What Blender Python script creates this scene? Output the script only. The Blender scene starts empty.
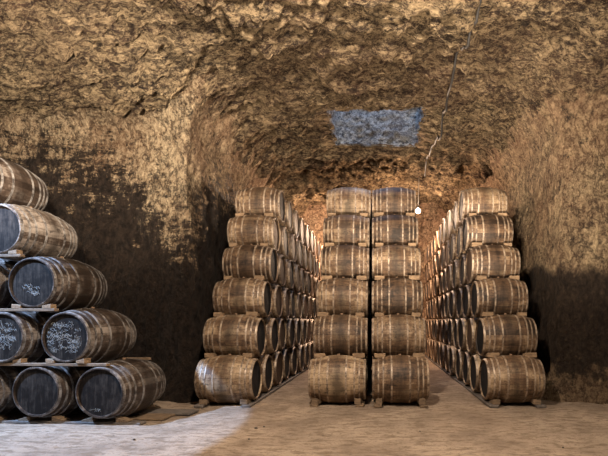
import bpy, bmesh, math, random
from mathutils import Vector, Matrix, noise
random.seed(7)
PI = math.pi
sc = bpy.context.scene
C = sc.collection
F = 446.0                      # focal length in pixels, eye height 1.5 m
# ---------------------------------------------------------------- camera
cam = bpy.data.cameras.new('camera'); co = bpy.data.objects.new('camera', cam); C.objects.link(co)
co.location = (0, 0, 1.5); co.rotation_euler = (PI/2, 0, 0)
cam.sensor_width = 36; cam.lens = F/608*36; cam.shift_x = -76/608; cam.shift_y = 93/608
cam.clip_start = .05; cam.clip_end = 200
sc.camera = co
# ---------------------------------------------------------------- world
w = bpy.data.worlds.new('world'); sc.world = w; w.use_nodes = True
w.node_tree.nodes['Background'].inputs[0].default_value = (1.0, .84, .68, 1)
w.node_tree.nodes['Background'].inputs[1].default_value = .10
# ---------------------------------------------------------------- lights
def lamp_light(name, typ, loc, energy, color, target=None, **kw):
    l = bpy.data.lights.new(name, typ); l.energy = energy; l.color = color
    for k, v in kw.items(): setattr(l, k, v)
    o = bpy.data.objects.new(name, l); C.objects.link(o); o.location = loc
    if target is not None:
        o.rotation_euler = (Vector(target)-Vector(loc)).to_track_quat('-Z', 'Y').to_euler()
    return o
lamp_light('gallery_lamp', 'POINT', (-.9, 3.9, 5.45), 1150, (1, .85, .68), shadow_soft_size=.12)
lamp_light('fill_east', 'POINT', (2.6, 2.6, 4.6), 260, (1, .84, .66), shadow_soft_size=.2)  # unseen fill light, added to brighten the right side
lamp_light('ceiling_fill', 'SPOT', (.8, 3.6, .6), 2800, (1, .84, .65), (.3, 9.6, 6.9), spot_size=math.radians(74), spot_blend=.9, shadow_soft_size=.15)  # added fill with no fixture, evens out the ceiling
lamp_light('wall_fill_west', 'SPOT', (-3.4, 3.9, 3.7), 2300, (1, .86, .68), (-5.6, 8.6, 5.5), spot_size=math.radians(84), spot_blend=.9, shadow_soft_size=.15)  # added fill, unseen, for the upper left wall
lamp_light('wall_fill_east', 'SPOT', (.8, 3.2, .8), 2500, (1, .86, .68), (3.7, 8.4, 5.0), spot_size=math.radians(60), spot_blend=.9, shadow_soft_size=.15)  # unseen fill added for the upper right wall
lamp_light('gallery_daylight', 'SPOT', (-8.0, 4.6, 6.1), 5600, (.36, .58, 1), (-8.0, 5.3, 0), spot_size=math.radians(89), spot_blend=.025, shadow_soft_size=.06)
lamp_light('shaft_daylight', 'AREA', (-.1, 11.0, 10.2), 190, (.40, .60, 1), (-.1, 11.6, 6), shape='RECTANGLE', size=2.0, size_y=1.6)
sc.view_settings.view_transform = 'Standard'; sc.view_settings.look = 'None'
sc.view_settings.exposure = 0.6; sc.view_settings.gamma = 1; sc.view_settings.use_curve_mapping = False

# ---------------------------------------------------------------- material helpers
class NT:
    def __init__(s, name):
        s.m = bpy.data.materials.new(name); s.m.use_nodes = True; s.t = s.m.node_tree
        s.b = s.t.nodes['Principled BSDF']
    def n(s, typ, ins=None, **kw):
        d = s.t.nodes.new(typ)
        for k, v in kw.items(): setattr(d, k, v)
        for k, v in (ins or {}).items(): s.set(d.inputs[k], v)
        return d
    def set(s, sock, v):
        if isinstance(v, bpy.types.NodeSocket): s.t.links.new(v, sock)
        else: sock.default_value = v
    def math(s, op, a, b=0.0, clamp=False):
        return s.n('ShaderNodeMath', {0: a, 1: b}, operation=op, use_clamp=clamp).outputs[0]
    def noise(s, vec, scale, detail=6, rough=.6, dist=0, w=None):
        d = s.n('ShaderNodeTexNoise', {'Vector': vec, 'Scale': scale, 'Detail': detail, 'Roughness': rough, 'Distortion': dist})
        if w is not None:
            d.noise_dimensions = '4D'; s.set(d.inputs['W'], w)
        return d.outputs[0]
    def ramp(s, f, stops):
        r = s.n('ShaderNodeValToRGB', {0: f}); e = r.color_ramp.elements
        while len(e) < len(stops): e.new(.5)
        for i, (p, c) in enumerate(stops):
            e[i].position = p; e[i].color = (c if isinstance(c, tuple) else (c, c, c)) + (1,)
        return r.outputs[0]
    def mix(s, f, a, b, mode='MIX'):
        d = s.n('ShaderNodeMix', data_type='RGBA', blend_type=mode)
        s.set(d.inputs[0], f)
        for k, v in ((6, a), (7, b)):
            s.set(d.inputs[k], v + (1,) if isinstance(v, tuple) and len(v) == 3 else v)
        return d.outputs[2]
    def scalev(s, vec, sc_):
        return s.n('ShaderNodeMapping', {'Vector': vec, 'Scale': sc_}).outputs[0]
    def bump(s, h, strength, dist, normal=None):
        d = s.n('ShaderNodeBump', {'Height': h, 'Strength': strength, 'Distance': dist})
        if normal is not None: s.set(d.inputs['Normal'], normal)
        return d.outputs[0]

def rock_material(name, stretch, light, mid, dark, damp=None):
    M = NT(name)
    co_ = M.n('ShaderNodeTexCoord').outputs['Object']
    sv = M.scalev(co_, stretch)
    big = M.noise(co_, .55, 4, .55)
    med = M.noise(sv, 1.8, 9, .72, .1)
    fine = M.noise(sv, 10, 8, .75, .05)
    vor = M.n('ShaderNodeTexVoronoi', {'Vector': sv, 'Scale': 6.5, 'Randomness': 1.0}, feature='F1').outputs[0]
    grit = M.noise(sv, 28, 6, .8, 0)
    v = M.math('ADD', M.math('MULTIPLY', med, .22), M.math('ADD', M.math('MULTIPLY', fine, .42), M.math('MULTIPLY', grit, .36)))
    col = M.ramp(v, [(.41, dark), (.462, mid), (.515, light), (.59, tuple(min(1, c*1.45) for c in light))])
    crv = M.math('ABSOLUTE', M.math('SUBTRACT', M.noise(sv, 3.2, 7, .66, .1), .5))
    crv2 = M.math('ABSOLUTE', M.math('SUBTRACT', M.noise(sv, 9.0, 6, .66, .1), .5))
    crack = M.math('MAXIMUM', M.math('SUBTRACT', 1, M.math('MULTIPLY', crv, 28), True), M.math('MULTIPLY', M.math('SUBTRACT', 1, M.math('MULTIPLY', crv2, 26), True), .45))
    col = M.mix(M.math('MULTIPLY', crack, .85), col, dark)  # crevice shadow painted into the rock colour along the cracks
    col = M.mix(M.ramp(big, [(.35, .0), (.65, .75)]), col, M.mix(.5, col, (mid[0]*1.05, mid[1]*.72, mid[2]*.62)))
    pit_shade = M.noise(sv, 5.5, 6, .8, .1)
    col = M.mix(M.ramp(pit_shade, [(.36, .85), (.44, 0.0)]), col, dark)  # pit shadows painted as dark spots, colour only
    if damp:
        sep = M.n('ShaderNodeSeparateXYZ', {0: co_})
        lvl = damp(M, sep, co_)
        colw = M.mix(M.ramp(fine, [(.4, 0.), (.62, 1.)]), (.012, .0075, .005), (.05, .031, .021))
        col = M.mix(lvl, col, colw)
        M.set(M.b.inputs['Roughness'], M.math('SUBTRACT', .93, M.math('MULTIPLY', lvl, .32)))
    else:
        M.b.inputs['Roughness'].default_value = .93
    M.b.inputs['Specular IOR Level'].default_value = .25
    M.set(M.b.inputs['Base Color'], col)
    h = M.math('ADD', M.math('MULTIPLY', med, 1.0), M.math('ADD', M.math('MULTIPLY', fine, .8), M.math('ADD', M.math('MULTIPLY', grit, .35), M.math('SUBTRACT', M.math('MULTIPLY', vor, .25), M.math('MULTIPLY', crack, .22)))))
    M.set(M.b.inputs['Normal'], M.bump(h, 1.0, .34))
    return M.m

LIGHT, MID, DARK = (.50, .375, .235), (.21, .135, .08), (.02, .012, .009)
m_ceiling = rock_material('ceiling_tuff', (.5, 2.3, 1.0), (.42, .30, .17), (.085, .05, .028), (.013, .007, .005))
def damp_shade_left(M, s, co_):
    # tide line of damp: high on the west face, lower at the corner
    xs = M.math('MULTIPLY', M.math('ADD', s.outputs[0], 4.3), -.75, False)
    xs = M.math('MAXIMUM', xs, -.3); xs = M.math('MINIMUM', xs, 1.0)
    ys = M.math('MINIMUM', M.math('MULTIPLY', M.math('MAXIMUM', M.math('SUBTRACT', s.outputs[1], 8.7), 0), 1.5), 1.5)  # extra dark up the tunnel face: its shade painted in with the damp
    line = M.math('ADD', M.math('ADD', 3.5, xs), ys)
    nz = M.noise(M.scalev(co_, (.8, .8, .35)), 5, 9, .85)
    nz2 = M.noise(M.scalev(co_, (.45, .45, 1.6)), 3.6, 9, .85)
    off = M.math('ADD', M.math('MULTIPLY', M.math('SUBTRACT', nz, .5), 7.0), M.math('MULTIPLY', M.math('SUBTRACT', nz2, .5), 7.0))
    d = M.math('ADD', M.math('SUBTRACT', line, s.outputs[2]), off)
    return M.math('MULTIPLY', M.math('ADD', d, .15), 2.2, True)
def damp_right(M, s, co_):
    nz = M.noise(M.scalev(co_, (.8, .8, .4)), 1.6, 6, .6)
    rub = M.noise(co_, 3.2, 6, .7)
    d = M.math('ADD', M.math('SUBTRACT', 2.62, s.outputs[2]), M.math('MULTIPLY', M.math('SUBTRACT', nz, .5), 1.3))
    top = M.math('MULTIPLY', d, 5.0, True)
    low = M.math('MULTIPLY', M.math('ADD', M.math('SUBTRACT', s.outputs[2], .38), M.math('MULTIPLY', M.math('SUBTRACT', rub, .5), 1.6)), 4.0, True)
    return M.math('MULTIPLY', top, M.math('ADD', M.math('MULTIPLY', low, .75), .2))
m_wall_l = rock_material('west_tuff', (1, 1, .8), LIGHT, (.26, .17, .095), DARK, damp_shade_left)
m_wall_r = rock_material('east_tuff', (1, 1, .7), (.40, .29, .17), (.25, .17, .10), DARK, damp_right)
m_wall_b = rock_material('end_tuff', (1, 1, 1), (.55, .39, .25), (.36, .235, .15), DARK)
m_shaft = rock_material('shaft_tuff', (1, 1, 1.3), (.62, .60, .55), (.22, .22, .21), (.03, .03, .035))

def floor_mat():
    M = NT('packed_earth')
    co_ = M.n('ShaderNodeTexCoord').outputs['Object']
    a = M.noise(co_, 1.1, 6, .6); b = M.noise(co_, 22, 6, .7); c = M.noise(M.scalev(co_, (1, 2.2, 1)), 4.5, 6, .65)
    col = M.ramp(a, [(.35, (.21, .155, .115)), (.6, (.33, .25, .185))])
    col = M.mix(M.ramp(c, [(.40, .8), (.52, 0.)]), col, (.15, .105, .072))
    col = M.mix(M.ramp(b, [(.36, .7), (.45, 0.)]), col, (.10, .07, .05))
    M.set(M.b.inputs['Base Color'], col); M.b.inputs['Roughness'].default_value = .95
    M.b.inputs['Specular IOR Level'].default_value = .2
    h = M.math('ADD', M.math('MULTIPLY', b, .25), c)
    M.set(M.b.inputs['Normal'], M.bump(h, .7, .07))
    return M.m
m_floor = floor_mat()

def stave_mat(name, c0, c1, c2, rough=.62):
    M = NT(name)
    tc = M.n('ShaderNodeTexCoord'); rnd = M.n('ShaderNodeObjectInfo').outputs['Random']
    uv = M.n('ShaderNodeSeparateXYZ', {0: tc.outputs['UV']})
    st = M.math('MULTIPLY', uv.outputs[0], 26)
    idx = M.math('FLOOR', st); fr = M.math('FRACT', st)
    wn = M.n('ShaderNodeTexWhiteNoise', {'Vector': M.n('ShaderNodeCombineXYZ', {0: idx, 1: M.math('MULTIPLY', rnd, 97)}).outputs[0]}, noise_dimensions='2D').outputs[0]
    W = M.math('MULTIPLY', rnd, 31)
    blot = M.noise(tc.outputs['Object'], 3.2, 6, .65, .3, W)
    fine = M.noise(M.scalev(tc.outputs['Object'], (2, 9, 9)), 4, 7, .7, .2, W)
    drip = M.noise(M.scalev(tc.outputs['Object'], (7, 1.3, 1.3)), 2.2, 6, .7, .2, W)
    spot = M.noise(tc.outputs['Object'], 13, 5, .7, .2, W)
    v = M.math('ADD', M.math('MULTIPLY', blot, .5), M.math('ADD', M.math('MULTIPLY', fine, .22), M.math('ADD', M.math('MULTIPLY', wn, .07), M.math('MULTIPLY', drip, .22))))
    v = M.math('ADD', v, M.math('MULTIPLY', M.math('SUBTRACT', rnd, .5), .10))
    col = M.ramp(v, [(.40, c0), (.50, c1), (.61, c2)])
    col = M.mix(M.ramp(spot, [(.34, .75), (.44, 0.)]), col, tuple(x*.45 for x in c0))
    # dark spill stain round the cask's middle, deepened to paint in the shaded belly
    so = M.n('ShaderNodeSeparateXYZ', {0: tc.outputs['Object']})
    mid = M.math('SUBTRACT', .15, M.math('ABSOLUTE', so.outputs[0]))
    stain_shade = M.math('MULTIPLY', M.math('ADD', mid, M.math('MULTIPLY', M.math('SUBTRACT', blot, .5), .9)), 5, True)
    col = M.mix(M.math('MULTIPLY', stain_shade, .75), col, tuple(x*.7 for x in c0))
    seam = M.math('LESS_THAN', fr, .06)
    col = M.mix(M.math('MULTIPLY', seam, .7), col, (.02, .012, .008))
    M.set(M.b.inputs['Base Color'], col); M.b.inputs['Roughness'].default_value = rough
    M.b.inputs['Specular IOR Level'].default_value = .35
    h = M.math('SUBTRACT', M.math('MULTIPLY', fine, .5), M.math('MULTIPLY', seam, .6))
    M.set(M.b.inputs['Normal'], M.bump(h, .6, .012))
    return M.m
m_stave = stave_mat('weathered_oak', (.020, .011, .006), (.125, .072, .040), (.38, .27, .165))
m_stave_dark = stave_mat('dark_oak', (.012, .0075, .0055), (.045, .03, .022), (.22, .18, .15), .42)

def hoop_mat(name, a, b, metal):
    M = NT(name)
    tc = M.n('ShaderNodeTexCoord'); rnd = M.n('ShaderNodeObjectInfo').outputs['Random']
    n_ = M.noise(tc.outputs['Object'], 9, 6, .7, .3, M.math('MULTIPLY', rnd, 23))
    M.set(M.b.inputs['Base Color'], M.ramp(n_, [(.40, a), (.60, b)]))
    M.b.inputs['Metallic'].default_value = metal; M.b.inputs['Roughness'].default_value = .5
    M.set(M.b.inputs['Normal'], M.bump(n_, .3, .004))
    return M.m
m_hoop = hoop_mat('dusty_hoop_iron', (.085, .055, .038), (.42, .32, .23), .2)
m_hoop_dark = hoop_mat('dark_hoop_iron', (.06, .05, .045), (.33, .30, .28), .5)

def head_mat(name, base, worn, amt, brown_amt=.6):
    M = NT(name)
    tc = M.n('ShaderNodeTexCoord'); rnd = M.n('ShaderNodeObjectInfo').outputs['Random']
    so = M.n('ShaderNodeSeparateXYZ', {0: tc.outputs['Object']})
    W = M.math('MULTIPLY', rnd, 51)
    s = M.math('MULTIPLY', so.outputs[1], 8); fr = M.math('FRACT', s)
    pl = M.math('LESS_THAN', fr, .05)
    n1 = M.noise(M.scalev(tc.outputs['Object'], (1, 6, .8)), 5, 7, .75, .2, W)
    n2 = M.noise(tc.outputs['Object'], 5, 6, .7, .3, W)
    col = M.mix(M.ramp(M.math('ADD', M.math('MULTIPLY', n1, .55), M.math('MULTIPLY', n2, .45)), [(.47, 0.), (.62, amt)]), base, worn)
    brown = M.mix(M.math('MULTIPLY', M.math('GREATER_THAN', rnd, .7), brown_amt), col, (.13, .075, .045))
    col = M.mix(M.math('MULTIPLY', pl, .8), brown, (.006, .005, .005))
    M.set(M.b.inputs['Base Color'], col); M.b.inputs['Roughness'].default_value = .7; M.b.inputs['Specular IOR Level'].default_value = .12
    M.set(M.b.inputs['Normal'], M.bump(M.math('SUBTRACT', n1, M.math('MULTIPLY', pl, .5)), .4, .008))
    return M.m
m_head = head_mat('painted_head', (.012, .012, .014), (.07, .062, .06), .55)
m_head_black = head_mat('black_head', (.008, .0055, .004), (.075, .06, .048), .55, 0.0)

def wood_mat(name, a, b):
    M = NT(name)
    tc = M.n('ShaderNodeTexCoord'); rnd = M.n('ShaderNodeObjectInfo').outputs['Random']
    n1 = M.noise(M.scalev(tc.outputs['Object'], (1.5, 8, 8)), 5, 6, .7, .4, M.math('MULTIPLY', rnd, 17))
    M.set(M.b.inputs['Base Color'], M.ramp(n1, [(.36, a), (.62, b)])); M.b.inputs['Roughness'].default_value = .8
    M.set(M.b.inputs['Normal'], M.bump(n1, .5, .01))
    return M.m
m_chock = wood_mat('pine_chock', (.10, .06, .034), (.30, .195, .11))
m_beam = wood_mat('old_beam', (.06, .037, .022), (.22, .145, .085))
m_rail = wood_mat('dark_rail', (.045, .035, .03), (.17, .14, .12))
def flat(name, col, rough=.7, metal=0, emit=None):
    M = NT(name); M.b.inputs['Base Color'].default_value = col+(1,); M.b.inputs['Roughness'].default_value = rough
    M.b.inputs['Metallic'].default_value = metal
    if emit:
        M.b.inputs['Emission Color'].default_value = emit[0]+(1,); M.b.inputs['Emission Strength'].default_value = emit[1]
    return M.m
m_chalk = flat('white_chalk', (.25, .245, .23), .95)
m_cable = flat('black_cable', (.02, .017, .015), .6)
m_flex = flat('grey_flex', (.35, .30, .25), .6)
m_bulb = flat('lit_bulb', (1, .9, .8), .3, 0, ((1, .86, .68), 60))
m_socket = flat('lamp_socket', (.05, .045, .04), .5)
m_stone = flat('dark_stone', (.06, .045, .035), .9)
m_bung = flat('cork_bung', (.20, .12, .07), .8)

# ---------------------------------------------------------------- object helpers
def link(name, me, mats, parent=None, loc=None):
    o = bpy.data.objects.new(name, me); C.objects.link(o)
    for m in (mats if isinstance(mats, list) else [mats]):
        if len(me.materials) < (len(mats) if isinstance(mats, list) else 1): me.materials.append(m)
    if parent: o.parent = parent
    if loc is not None: o.location = loc
    return o
def tag(o, label, cat, group=None, kind=None):
    if label: o['label'] = label
    if cat: o['category'] = cat
    if group: o['group'] = group
    if kind: o['kind'] = kind
    return o
def from_bm(name, bm, smooth=None):
    me = bpy.data.meshes.new(name); bmesh.ops.recalc_face_normals(bm, faces=bm.faces)
    if smooth is not None:
        for f in bm.faces: f.smooth = True
    bm.to_mesh(me); bm.free()
    return me
def grid_mesh(name, P, nu, nv, skip=None):
    me = bpy.data.meshes.new(name)
    faces = []
    for i in range(nu-1):
        for j in range(nv-1):
            if skip and skip(i, j): continue
            a = i*nv+j; faces.append((a, a+nv, a+nv+1, a+1))
    me.from_pydata(P, [], faces)
    me.polygons.foreach_set('use_smooth', [True]*len(me.polygons)); me.update()
    return me
def fr(x, y, z, o=4): return noise.fractal(Vector((x, y, z)), .9, 2.1, o)      # about -1..1
def sstep(a, b, t):
    t = max(0, min(1, (t-a)/(b-a))); return t*t*(3-2*t)

# ---------------------------------------------------------------- plan of the cave
LEFT = [(-13, 8.9), (-7, 8.95), (-5, 8.85), (-4.15, 8.62), (-3.82, 8.5), (-3.68, 8.25), (-3.66, 8.6), (-3.66, 9.2), (-3.68, 11), (-3.75, 14), (-3.85, 20.4)]
RIGHT = [(3.5, 20.4), (3.42, 14), (3.38, 11), (3.36, 9.4), (3.37, 8.75), (3.42, 8.5), (3.7, 8.35), (4.6, 8.25), (6, 8.1), (12, 7.4)]
LEFT = LEFT[:4] + [(-3.75, 8.45), (-3.60, 8.5), (-3.63, 8.9)] + LEFT[7:]
def resample(path, step):
    out = []
    for (a, b) in zip(path[:-1], path[1:]):
        a = Vector(a); b = Vector(b); n = max(1, int((b-a).length/step))
        for i in range(n): out.append(a.lerp(b, i/n))
    out.append(Vector(path[-1])); 
    for _ in range(2):
        out = [out[0]] + [(out[i-1]+out[i]*2+out[i+1])/4 for i in range(1, len(out)-1)] + [out[-1]]
    return out
def wall_mesh(name, path, step, ztop, lean, seed, amp, flare, inward=1):
    pts = resample(path, step); nz = int(ztop/step)+2
    P = []
    for i, p in enumerate(pts):
        a = pts[max(0, i-2)]; b = pts[min(len(pts)-1, i+2)]; t = (b-a).normalized(); n = Vector((t.y, -t.x))*inward   # into the cave
        for j in range(nz):
            z = -.15 + j*(ztop+.15)/(nz-1)
            d = amp*(fr(p.x*.9+seed, p.y*.9, z*.9, 5) + .55*fr(p.x*4+seed, p.y*4, z*3.6, 4))
            d += .07*abs(fr(p.x*2.1, p.y*2.1, z*1.1+seed, 3))
            d += flare*max(0, 1-z/.75)**2*(.8+.9*fr(p.x*2.2, p.y*2.2, seed, 3))
            d += lean(z)
            P.append((p.x+n.x*d, p.y+n.y*d, z))
    return grid_mesh(name, P, len(pts), nz)
lean = lambda z: -.04*max(0, z-1.5) + .75*sstep(5.1, 6.9, z)
me = wall_mesh('wall_left', LEFT, .055, 6.9, lean, 3.1, .10, .22)
tag(link('wall_left', me, m_wall_l), None, None, kind='structure')
me = wall_mesh('wall_right', RIGHT, .055, 6.9, lean, 9.4, .10, .32)
tag(link('wall_right', me, m_wall_r), None, None, kind='structure')
me = wall_mesh('wall_back', [(-4.2, 19.6), (-2.6, 19.9), (-.4, 19.4), (1.9, 19.9), (4, 19.5)], .07, 6.9, lambda z: .5*sstep(4.5, 7, z), 5.5, .14, .2)
tag(link('wall_back', me, m_wall_b), None, None, kind='structure')

HX0, HX1, HY0, HY1 = -1.16, .96, 10.3, 12.4       # shaft opening
def ceil_z(x, y):
    edge = max(HX0-x, x-HX1, HY0-y, y-HY1, 0)
    k = .25+.75*sstep(0, .7, edge)
    z = 6.42
    rid = 1-abs(fr(x*.22+1, y*1.1+.25*fr(x, y, 0, 2), 2.2, 4))
    z += k*(.15*fr(x*.45, y*.8, 1.3, 4) + .15*fr(x*1.6, y*3.6, 4.4, 4) - .17*max(0, rid-.72)/.28 + .12*fr(x*4.5, y*8, .4, 4))
    z -= k*.16*max(0, 1-abs(fr(x*.55+4, y*2.7, 7.7, 4))/.22)
    # the vault comes down towards the tunnel walls and over the gallery's west side
    if y > 8.3: z -= .55*sstep(2.6, 3.9, abs(x+.12))
    else: z -= .45*sstep(2.6, 3.9, abs(x+.12))*sstep(6.5, 8.3, y) 
    z -= .15*sstep(5.5, 9, y)*sstep(-3.4, -7, x)
    z -= .42*sstep(14.6, 15.4, y)*(1-sstep(15.9, 17.2, y))*(.55+.5*abs(math.cos((x+.2)*.95)))
    z += .55*sstep(16, 18, y)*math.exp(-((abs(x+.2)-2.3)/1.1)**2)*.6
    return z
xs = []; x = -9.0
while x < 7.0: xs.append(x); x += .04
ys = []; y = -2.5
while y < 20.6: ys.append(y); y += (.25 if y < 5.8 else .036)
P = [(x, y, ceil_z(x, y)) for x in xs for y in ys]
nY = len(ys)
def in_hole(i, j):
    cx = xs[i]+.02; cy = ys[j]+.018; wob = .05*math.sin(cx*7+1)+.04*math.sin(cy*9)
    return HX0+wob < cx < HX1+wob and HY0+.06*math.sin(cx*5.3) < cy < HY1-.10*math.cos(cx*2.7)*0-wob
tag(link('ceiling', grid_mesh('ceiling', P, len(xs), nY, in_hole), m_ceiling), None, None, kind='structure')
# shaft up to the daylight
rect = [(HX0-.04, HY0-.06), (HX0-.04, HY1+.06), (HX1+.04, HY1+.06), (HX1+.04, HY0-.06), (HX0-.04, HY0-.06)]
pts = resample(rect, .06); pts[0] = pts[-1] = Vector(rect[0])
P = []; nz = 66
for i, p in enumerate(pts):
    c = Vector(((HX0+HX1)/2, (HY0+HY1)/2)); n = (p-c).normalized()
    for j in range(nz):
        zb = ceil_z(p.x, p.y)-.02; z = zb+(10.3-zb)*j/(nz-1)
        q = Vector((p.x, p.y, z))
        d = .09*fr(q.x*1.4, q.y*1.4, z*1.4, 4)+.08*fr(q.x*6, q.y*6, z*7, 4) + .05
        P.append((p.x+n.x*d, p.y+n.y*d, z))
tag(link('trim_1', grid_mesh('skylight_shaft', P, len(pts), nz), m_shaft), None, None, kind='structure')

# floor
def floor_z(x, y):
    z = .020*fr(x*.8, y*.8, .3, 4) + .014*fr(x*3.5, y*4.5, 1.7, 4)
    z += .025*sstep(2.6, 3.6, abs(x))*max(0, fr(x*2, y*2, 6, 3))
    return z
xs = [-10+i*.09 for i in range(205)]; ys = [-2.5+.09*j for j in range(258)]
P = [(x, y, floor_z(x, y)) for x in xs for y in ys]
tag(link('floor', grid_mesh('floor', P, len(xs), len(ys)), m_floor), None, None, kind='structure')

# ---------------------------------------------------------------- the barrel
RB, RH, BL = .435, .352, 1.0
def brad(x, L=BL): return RH+(RB-RH)*(1-(2*x/L)**2)
def lathe(profile, seg, name, uvlen=1.0, closed=False, mat_idx=None, bm=None):
    """profile: list of (x, r) turned about the x axis, axis at z = RB"""
    own = bm is None
    if own: bm = bmesh.new()
    uvl = bm.loops.layers.uv.verify()
    rings = [[bm.verts.new((x, r*math.sin(2*PI*k/seg), RB+r*math.cos(2*PI*k/seg))) for k in range(seg)] for x, r in profile]
    n = len(rings); rng = range(n if closed else n-1)
    for i in rng:
        A, B = rings[i], rings[(i+1) % n]
        for k in range(seg):
            f = bm.faces.new((A[k], A[(k+1) % seg], B[(k+1) % seg], B[k])); f.smooth = True
            for lp, (u, xx) in zip(f.loops, ((k, profile[i][0]), (k+1, profile[i][0]), (k+1, profile[(i+1) % n][0]), (k, profile[(i+1) % n][0]))):
                lp[uvl].uv = (u/seg, xx)
            if mat_idx is not None: f.material_index = mat_idx
    if own:
        me = bpy.data.meshes.new(name); bmesh.ops.recalc_face_normals(bm, faces=bm.faces); bm.to_mesh(me); bm.free(); return me
def sharp(me, deg=40):
    try: me.set_sharp_from_angle(angle=math.radians(deg))
    except Exception: pass
    return me
def body_profile(L, n):
    h = L/2; pr = [(-h+.035, RH-.022), (-h, RH-.014)]
    pr += [(-h+L*i/n, brad(-h+L*i/n, L)) for i in range(n+1)]
    pr += [(h, RH-.014), (h-.035, RH-.022)]
    return pr
HOOPS = [(.478, .034), (.39, .027), (.305, .027), (.16, .030)]
def hoop_profile(xc, wd, L):
    a, b = xc-wd/2, xc+wd/2; a = max(a, -L/2+.002); b = min(b, L/2-.002)
    ra, rb_ = brad(a, L), brad(b, L); t = .007
    return [(a, ra-.004), (a, ra+t), (b, rb_+t), (b, rb_-.004)]
def disc(x, r, seg, bm, idx=None, flip=False):
    cv = bm.verts.new((x, 0, RB)); ring = [bm.verts.new((x, r*math.sin(2*PI*k/seg), RB+r*math.cos(2*PI*k/seg))) for k in range(seg)]
    for k in range(seg):
        f = bm.faces.new((cv, ring[k], ring[(k+1) % seg]))
        if idx is not None: f.material_index = idx
def head_mesh(x, seg=40):
    bm = bmesh.new(); r = RH-.020; s = 1 if x > 0 else -1
    a = [bm.verts.new((x, r*math.sin(2*PI*k/seg), RB+r*math.cos(2*PI*k/seg))) for k in range(seg)]
    b = [bm.verts.new((x-s*.025, r*math.sin(2*PI*k/seg), RB+r*math.cos(2*PI*k/seg))) for k in range(seg)]
    bm.faces.new(a); bm.faces.new(b[::-1])
    for k in range(seg): bm.faces.new((a[k], b[k], b[(k+1) % seg], a[(k+1) % seg]))
    return from_bm('barrel_head', bm)
def make_barrel(mats, L=BL):
    ms, mh, md = mats
    root = bpy.data.objects.new('oak_barrel', None); C.objects.link(root); root.empty_display_size = .2
    link('staves', sharp(lathe(body_profile(L, 18), 52, 'staves')), ms, root)
    for s in (-1, 1):
        link('barrel_head', head_mesh(s*(L/2-.028)), md, root)
        for xc, wd in HOOPS:
            link('hoop', sharp(lathe(hoop_profile(s*xc*L, wd, L), 48, 'hoop', closed=True)), mh, root)
    bm = bmesh.new(); bmesh.ops.create_cone(bm, segments=14, cap_ends=True, radius1=.028, radius2=.024, depth=.03, matrix=Matrix.Translation((0, 0, 2*RB+.005)))
    b = link('bung', from_bm('bung', bm), m_bung, root)
    return root
def simple_barrel(mats):
    bm = bmesh.new(); bm.loops.layers.uv.verify()
    lathe(body_profile(BL, 10), 32, '', bm=bm, mat_idx=0)
    for s in (-1, 1):
        for xc, wd in HOOPS: lathe(hoop_profile(s*xc, wd, BL), 32, '', closed=True, bm=bm, mat_idx=1)
        disc(s*(BL/2-.028), RH-.020, 32, bm, 2)
    bmesh.ops.recalc_face_normals(bm, faces=bm.faces)
    me = bpy.data.meshes.new('oak_barrel'); bm.to_mesh(me); bm.free(); sharp(me)
    for m in mats: me.materials.append(m)
    return me
def dup(root):
    r = root.copy(); C.objects.link(r)
    for ch in root.children:
        c = ch.copy(); C.objects.link(c); c.parent = r
    return r
MATS = (m_stave, m_hoop, m_head)
proto = make_barrel(MATS); used = [False]
proto_kids = list(proto.children)
far_me = simple_barrel(MATS)
ORD = ['bottom', 'second', 'third', 'fourth', 'fifth', 'top']
NTH = ['front', 'second', 'third', 'fourth', 'fifth', 'sixth', 'seventh', 'eighth', 'ninth', 'tenth', 'eleventh', 'twelfth', 'thirteenth']
def place_barrel(x, y, zaxis, label, group, full=True, rz=0.0, spin=0):
    if full:
        if not used[0]: o = proto; used[0] = True
        else: o = dup(proto)
    else:
        o = bpy.data.objects.new('oak_barrel', far_me); C.objects.link(o)
    o.location = (x, y, zaxis-RB); o.rotation_euler = (0, 0, rz)
    tag(o, label, 'barrel', group)
    return o
PITCH, VS, D1, Z1 = .93, .745, 8.10, .448
def row_y(k, n): return D1+k*PITCH/2+n*PITCH
def row_z(k): return Z1+k*VS

# chock and beam meshes
def box_bm(sx, sy, sz, bev=.006):
    bm = bmesh.new(); bmesh.ops.create_cube(bm, size=1, matrix=Matrix.Translation((0, 0, sz/2)) @ Matrix.Diagonal((sx, sy, sz, 1)))
    if bev: bmesh.ops.bevel(bm, geom=bm.edges[:], offset=bev, segments=1, affect='EDGES')
    return bm
def wedge_bm(w_, d_, h0, h1):
    """block w_ wide in x, d_ deep in y; height h0 at -y and h1 at +y"""
    bm = bmesh.new(); v = []
    for x in (-w_/2, w_/2):
        for y, z in ((-d_/2, 0), (d_/2, 0), (d_/2, h1), (-d_/2, h0)): v.append(bm.verts.new((x, y, z)))
    for f in ((0, 1, 2, 3), (7, 6, 5, 4), (0, 4, 5, 1), (1, 5, 6, 2), (2, 6, 7, 3), (3, 7, 4, 0)): bm.faces.new([v[i] for i in f])
    bmesh.ops.recalc_face_normals(bm, faces=bm.faces)
    bmesh.ops.bevel(bm, geom=bm.edges[:], offset=.005, segments=1, affect='EDGES')
    return bm
chock_mes = [from_bm('wooden_chock', wedge_bm(.20, .16, .085, .05)), from_bm('wooden_chock', wedge_bm(.17, .17, .08, .05)), from_bm('wooden_chock', wedge_bm(.22, .16, .09, .05))]
floor_chock = [from_bm('floor_chock', wedge_bm(.13, .20, .09, .03)), from_bm('floor_chock', wedge_bm(.11, .18, .11, .04))]
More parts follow.
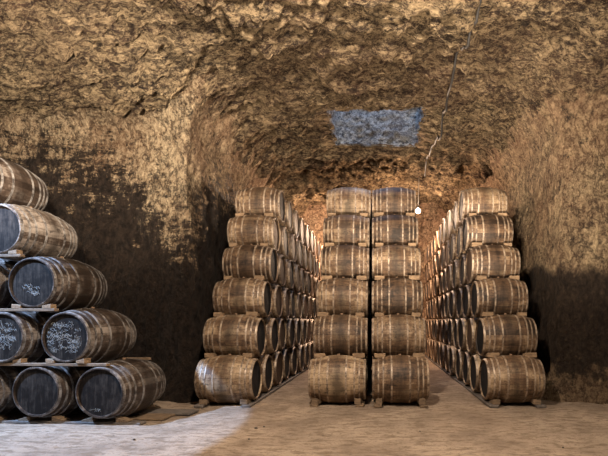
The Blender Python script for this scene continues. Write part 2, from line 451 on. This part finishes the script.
def chock(me, x, y, z, label, group, rz=0, mat=m_chock, name='wooden_chock'):
    o = link(name, me, mat, loc=(x, y, z)); o.rotation_euler = (0, 0, rz)
    return tag(o, label, 'chock', group)

rs = random.Random(3)
# ---------------------------------------------------------------- the three racks
NDEEP = [12, 12, 11, 11, 10, 10]
for side, cx, aisle in (('left', -2.72, 1), ('right', 2.375, -1)):
    for k in range(6):
        jx = rs.uniform(-.02, .02)
        for n in range(NDEEP[k]):
            face = 'its whole side in view' if n == 0 else 'only its dark end in view'
            lab = f"{'topmost' if k==5 else ORD[k]+' row'} oak barrel of the {side} wall stack, {NTH[n]} one back along the aisle" if n else \
                  f"weathered oak barrel, front of the {side} wall stack, {'topmost' if k==5 else ORD[k]+' row up' if k else 'resting on floor rails'}"
            place_barrel(cx+jx-(.013*k if side == 'left' else 0)+rs.uniform(-.025, .025), row_y(k, n), row_z(k), lab, f'oak barrels stacked along the {side} tunnel wall', n < 7, 0 if n==0 else rs.uniform(-.02, .02))
            if k:
                for e in ((aisle, -aisle) if n == 0 else (aisle,)):
                    if n > 8: continue
                    xe = cx+jx-(.013*k if side == 'left' else 0)+e*(.33+rs.uniform(-.02, .02)); z0 = row_z(k-1)+brad(.33)-.006
                    where = 'aisle end' if e == aisle else 'wall end'
                    chock(rs.choice(chock_mes), xe, row_y(k-1, n)+.03, z0, f"pale block, {where}, under the {NTH[n]} barrel, {'topmost' if k==5 else ORD[k]} row, {side} wall stack", f'wooden blocks between the barrels of the {side} stack', rs.uniform(-.12, .12))
    for e in (aisle, -aisle):
        x = cx+e*.41; me = from_bm('floor_rail', box_bm(.16, 11.6, .05, .008))
        o = link('floor_rail', me, m_rail, loc=(x, D1-.42+5.8, 0)); tag(o, f"long dark timber rail on the floor under the {'aisle' if e==aisle else 'wall'} end of the {side} wall stack", 'rail', 'floor rails under the barrels')
        chock(floor_chock[0], cx+e*.36, D1-.27, .05, f"small rail wedge at the {'aisle' if e==aisle else 'wall'} end of the {side} wall stack's bottom front barrel", 'wedges under the bottom barrels', rs.uniform(-.2, .2), m_beam, name='floor_chock')
CX = {'left': -.745, 'right': .358}
for side in ('left', 'right'):
    e0 = -1 if side == 'left' else 1
    for k in range(6):
        cx = CX[side]-e0*.006*k
        for n in range(7):
            lab = f"oak barrel hidden in the centre stack, {side} column, {'topmost' if k==5 else ORD[k]} row, {NTH[n]} one back" if n else \
                  f"weathered oak barrel, front of the centre stack, {side} column, {'topmost' if k==5 else ORD[k]+' row up' if k else 'on the floor'}"
            place_barrel(cx+rs.uniform(-.008, .008), row_y(k, n), row_z(k), lab, 'oak barrels in the centre stack', n < 1)
            if k and n == 0:
                for e in (-1, 1):
                    where = 'left' if e < 0 else 'right'
                    chock(rs.choice(chock_mes), cx+e*.35, row_y(k-1, n), row_z(k-1)+brad(.35)-.006, f"pale block, {where} end, under the {'topmost' if k==5 else ORD[k]} front barrel, {side} centre column", 'wooden blocks in the centre stack', rs.uniform(-.1, .1))
    for e in (-1, 1):
        cx = CX[side]; where = 'left' if e < 0 else 'right'
        o = link('floor_rail', from_bm('floor_rail', box_bm(.14, 6.9, .05, .008)), m_beam, loc=(cx+e*.40, D1-.40+3.45, 0))
        tag(o, f"timber rail on the floor under the {where} end of the centre stack's {side} column", 'rail', 'floor rails under the barrels')
        chock(floor_chock[1], cx+e*.37, D1-.28, .05, f"small wedge under the {where} end of the {side} centre column's lowest front barrel", 'wedges under the bottom barrels', rs.uniform(-.3, .3), m_beam, name='floor_chock')

# ---------------------------------------------------------------- left stack, ends towards the viewer
LL = 1.12; TH = math.radians(4)
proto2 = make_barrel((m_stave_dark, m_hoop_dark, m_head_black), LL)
ax = Vector((math.sin(TH), math.cos(TH), 0)); rw = Vector((-math.cos(TH), math.sin(TH), 0))
FC = Vector((-4.0, 6.36, 0)); LP, LV, LZ, LS = .975, .79, .475, .535
first = True
def scribble(rg, cx, cy, size, n, parent, x):
    """chalk strokes as thin flattened tubes lying on the head (local y, z plane)"""
    cu = bpy.data.curves.new('chalk_writing', 'CURVE'); cu.dimensions = '3D'; cu.bevel_depth = .0019; cu.bevel_resolution = 0
    for _ in range(n):
        y = cx+rg.uniform(-1, 1)*size; z = cy+rg.uniform(-1, 1)*size*.9
        if (y**2+(z-RB)**2) > .27**2: continue
        sp = cu.splines.new('POLY'); m = rg.randint(5, 11); sp.points.add(m-1)
        for i in range(m):
            yy = y+i*rg.uniform(.006, .016); zz = z+rg.uniform(-1, 1)*.03
            r = math.hypot(yy, zz-RB)
            if r > .30: yy *= .30/r; zz = RB+(zz-RB)*.30/r
            sp.points[i].co = (x, yy, zz, 1)
    tmp = bpy.data.objects.new('tmp', cu); C.objects.link(tmp)
    dg = bpy.context.evaluated_depsgraph_get(); me = bpy.data.meshes.new_from_object(tmp.evaluated_get(dg)); bpy.data.objects.remove(tmp)
    me.materials.clear(); o = link('chalk_writing', me, m_chalk, parent); o['label'] = 'white chalk scribbles'
rg = random.Random(21)
rows_desc = ['bottom row', 'second row', 'third row', 'fourth row', 'top row']
ends_desc = {(0,0): 'bottom row of the left stack, rightmost, streaked black end',
             (0,1): 'bottom row of the left stack, second from its right end',
             (0,2): 'bottom row of the left stack, cut off at left',
             (1,0): 'second row of the left stack, rightmost, scribbled end',
             (1,1): 'second row of the left stack, scribbled end cut off',
             (2,0): 'third row of the left stack, rightmost, small chalk mark',
             (2,1): 'third row of the left stack, at the picture edge',
             (3,0): 'fourth row of the left stack, dark plain end',
             (4,0): 'top of the left stack, its end cut off'}
cnt = [4, 3, 3, 2, 1]
for k in range(5):
    for n in range(cnt[k]):
        f = FC + rw*(LP*(n+k*LS)) + Vector((0, 0, LZ+k*LV))
        jit = rg.uniform(-.02, .02)
        c = f + ax*(LL/2+jit)
        if first: o = proto2; first = False
        else:
            o = dup(proto2)
            for ch in [c_ for c_ in o.children if c_.name.startswith('chalk')]: bpy.data.objects.remove(ch)
        o.location = (c.x, c.y, c.z-RB); o.rotation_euler = (0, 0, PI/2-TH+rg.uniform(-.012, .012))
        d = ends_desc.get((k, n), f'{rows_desc[k]} of the left stack, {NTH[n]} from the right')
        tag(o, 'dark oak barrel in the '+d if not d.startswith('top of') else 'dark oak barrel, '+d, 'barrel', 'dark barrels of the left stack')
        o['_kn'] = k*10+n
chalk = {10: (0, RB, .24, 95), 11: (0, RB, .24, 90), 20: (-.03, RB-.09, .09, 16), 0: (.02, RB-.26, .03, 3)}
for o in [o for o in C.objects if '_kn' in o.keys()]:
    kn = o['_kn']; del o['_kn']
    if kn in chalk:
        cx, cy, sz, n = chalk[kn]; scribble(rg, cx, cy, sz, n, o, -(LL/2-.0265))
# cross beams and blocks between the rows
def along(px, pz, length, depth_off, thick, wid, label, name='cross_beam', mat=m_beam, cat='beam', group=None):
    """beam lying along the row; px = distance left of the right-hand bottom barrel axis where its right end is"""
    c = FC + rw*(px+length/2) + ax*depth_off + Vector((0, 0, pz))
    me = from_bm(name, box_bm(length, wid, thick, .006)); o = link(name, me, mat, loc=c); o.rotation_euler = (0, 0, -TH)
    return tag(o, label, cat, group)
NM = ['', 'second', 'third', 'fourth', 'top']
for k in range(1, 5):
    ztop = LZ+(k-1)*LV + RH+.020
    over = {1: .62, 2: .36, 3: .36, 4: .30}[k]
    for d_, wh in ((.05, 'front'), (1.07, 'rear')):
        along(k*LS*LP-over, ztop+.002, over+LP*(cnt[k]-.4), d_, .042, .085, f"brown timber under the {wh} of the {NM[k]} row in the left stack", group='cross timbers of the left stack')
    for n in range(min(2, cnt[k])):
        for s in (-1, 1):
            p = FC + rw*(LP*(n+k*LS)+s*.235) + ax*.06 + Vector((0, 0, ztop+.045))
            if s < 0 and k == 1 and n == 0: me = chock_mes[2]
            else: me = chock_mes[1]
            o = chock(me, p.x, p.y, p.z, f"wooden wedge {'right' if s<0 else 'left'} of the left stack's {NM[k]} row barrel {'nearest the wall' if n==0 else 'at the picture edge'}", 'wedges of the left stack', -TH+ (PI/2 if s < 0 else -PI/2)+rg.uniform(-.1, .1))
            o.scale = (.62, .8, .8)
along(-.55, 0, 4.2, .16, .035, .16, 'long flat board on the floor under the front of the left stack', 'floor_board', m_rail, 'board', 'boards under the left stack')
along(-.92, 0, 4.4, .95, .035, .34, 'long flat board on the floor under the rear of the left stack', 'floor_board', m_rail, 'board', 'boards under the left stack')
along(-.70, .0, .5, .575, .03, .40, 'short brown board between two long boards beside the bottom right barrel', 'floor_board', m_beam, 'board', 'boards under the left stack')
for n in range(3):
    for s in (-1, 1):
        p = FC + rw*(LP*n+s*.26) + ax*.16 + Vector((0, 0, .035))
        o = chock(floor_chock[0], p.x, p.y, p.z, f"floor wedge {'right' if s<0 else 'left'} of the left stack's bottom barrel {['at its right end', 'second from the right', 'at the picture edge'][n]}", 'wedges of the left stack', -TH+(PI/2 if s > 0 else -PI/2), name='floor_chock')
        o.scale = (1, .9, .8)

# ---------------------------------------------------------------- cable, lamps
def tube(name, pts, r, mat, parent=None, loc=None):
    bm = bmesh.new(); seg = 8; rings = []
    for i, p in enumerate(pts):
        a = Vector(pts[max(0, i-1)]); b = Vector(pts[min(len(pts)-1, i+1)]); t = (b-a).normalized()
        u = t.cross(Vector((1, .2, .1))).normalized(); v = t.cross(u)
        rings.append([bm.verts.new(Vector(p)+u*r*math.cos(2*PI*k/seg)+v*r*math.sin(2*PI*k/seg)) for k in range(seg)])
    for A, B in zip(rings[:-1], rings[1:]):
        for k in range(seg): bm.faces.new((A[k], A[(k+1) % seg], B[(k+1) % seg], B[k]))
    bm.faces.new(rings[0]); bm.faces.new(rings[-1][::-1])
    return link(name, from_bm(name, bm, True), mat, parent, loc)
pts = []
y = 5.6
while y < 14.35:
    x = 1.44+.05*math.sin(y*1.3)+.035*fr(y*1.5, 0, 0, 3)
    pts.append((x, y, min(ceil_z(x, y), ceil_z(x, y+.1), ceil_z(x, y-.1))-.028)); y += .12
tag(tube('ceiling_cable', pts, .024, m_cable), 'black cable running along the rock ceiling towards the hanging bulb', 'cable')
def hanging_lamp(x, y, z, label, power):
    top = ceil_z(x, y); root = bpy.data.objects.new('hanging_lamp', None); C.objects.link(root); root.location = (x, y, z); tag(root, label, 'lamp', 'bare bulbs at the tunnel end')
    tube('flex', [(0, 0, .14), (.01, 0, .14+(top-z-.14)*.5), (.03, 0, top-z+.03)], .012, m_flex, root)
    bm = bmesh.new(); bmesh.ops.create_cone(bm, segments=16, cap_ends=True, radius1=.032, radius2=.022, depth=.09, matrix=Matrix.Translation((0, 0, .11)))
    link('socket', from_bm('socket', bm), m_socket, root)
    bm = bmesh.new(); bmesh.ops.create_uvsphere(bm, u_segments=20, v_segments=14, radius=.075)
    for v in bm.verts:
        if v.co.z > 0: v.co.z *= 1.35; v.co.x *= 1-.35*v.co.z/.08; v.co.y *= 1-.35*v.co.z/.08
    link('bulb', from_bm('bulb', bm, True), m_bulb, root)
    l = bpy.data.lights.new('bulb_light', 'POINT'); l.energy = power; l.color = (1, .68, .46); l.shadow_soft_size = .07
    o = bpy.data.objects.new('bulb_light', l); C.objects.link(o); o.parent = root; o.location = (0, -.0, -.14)
hanging_lamp(1.24, 14.5, 5.08, 'lit bare bulb hanging from the ceiling just right of the centre stack', 420)
hanging_lamp(-1.25, 17.2, 5.1, 'lit bare bulb hidden behind the top of the centre stack', 850)

# ---------------------------------------------------------------- loose stones
def stone(px, py, r, label):
    d = 1.5*F/(py-321); x = (px-380)*d/F
    bm = bmesh.new(); bmesh.ops.create_icosphere(bm, subdivisions=2, radius=r)
    for v in bm.verts: v.co *= 1+.35*noise.noise(v.co*30+Vector((px, py, 0))); v.co.z *= .65
    o = link('stone', from_bm('stone', bm, True), m_stone, loc=(x, d, floor_z(x, d)+r*.35))
    tag(o, label, 'stone', 'small stones on the earth floor')
for a in ((256, 429, .024, 'largest of three dark stones on the floor before the left aisle'), (264, 426.5, .016, 'farthest of three dark stones on the floor before the left aisle'),
          (249, 439, .014, 'nearest of three dark stones on the floor before the left aisle'), (134, 441, .018, 'dark stone on the grey lit floor before the left stack'),
          (420, 432, .012, 'tiny stone on the floor in front of the centre stack'), (563, 447, .014, 'tiny stone on the floor at the lower right corner')): stone(*a)
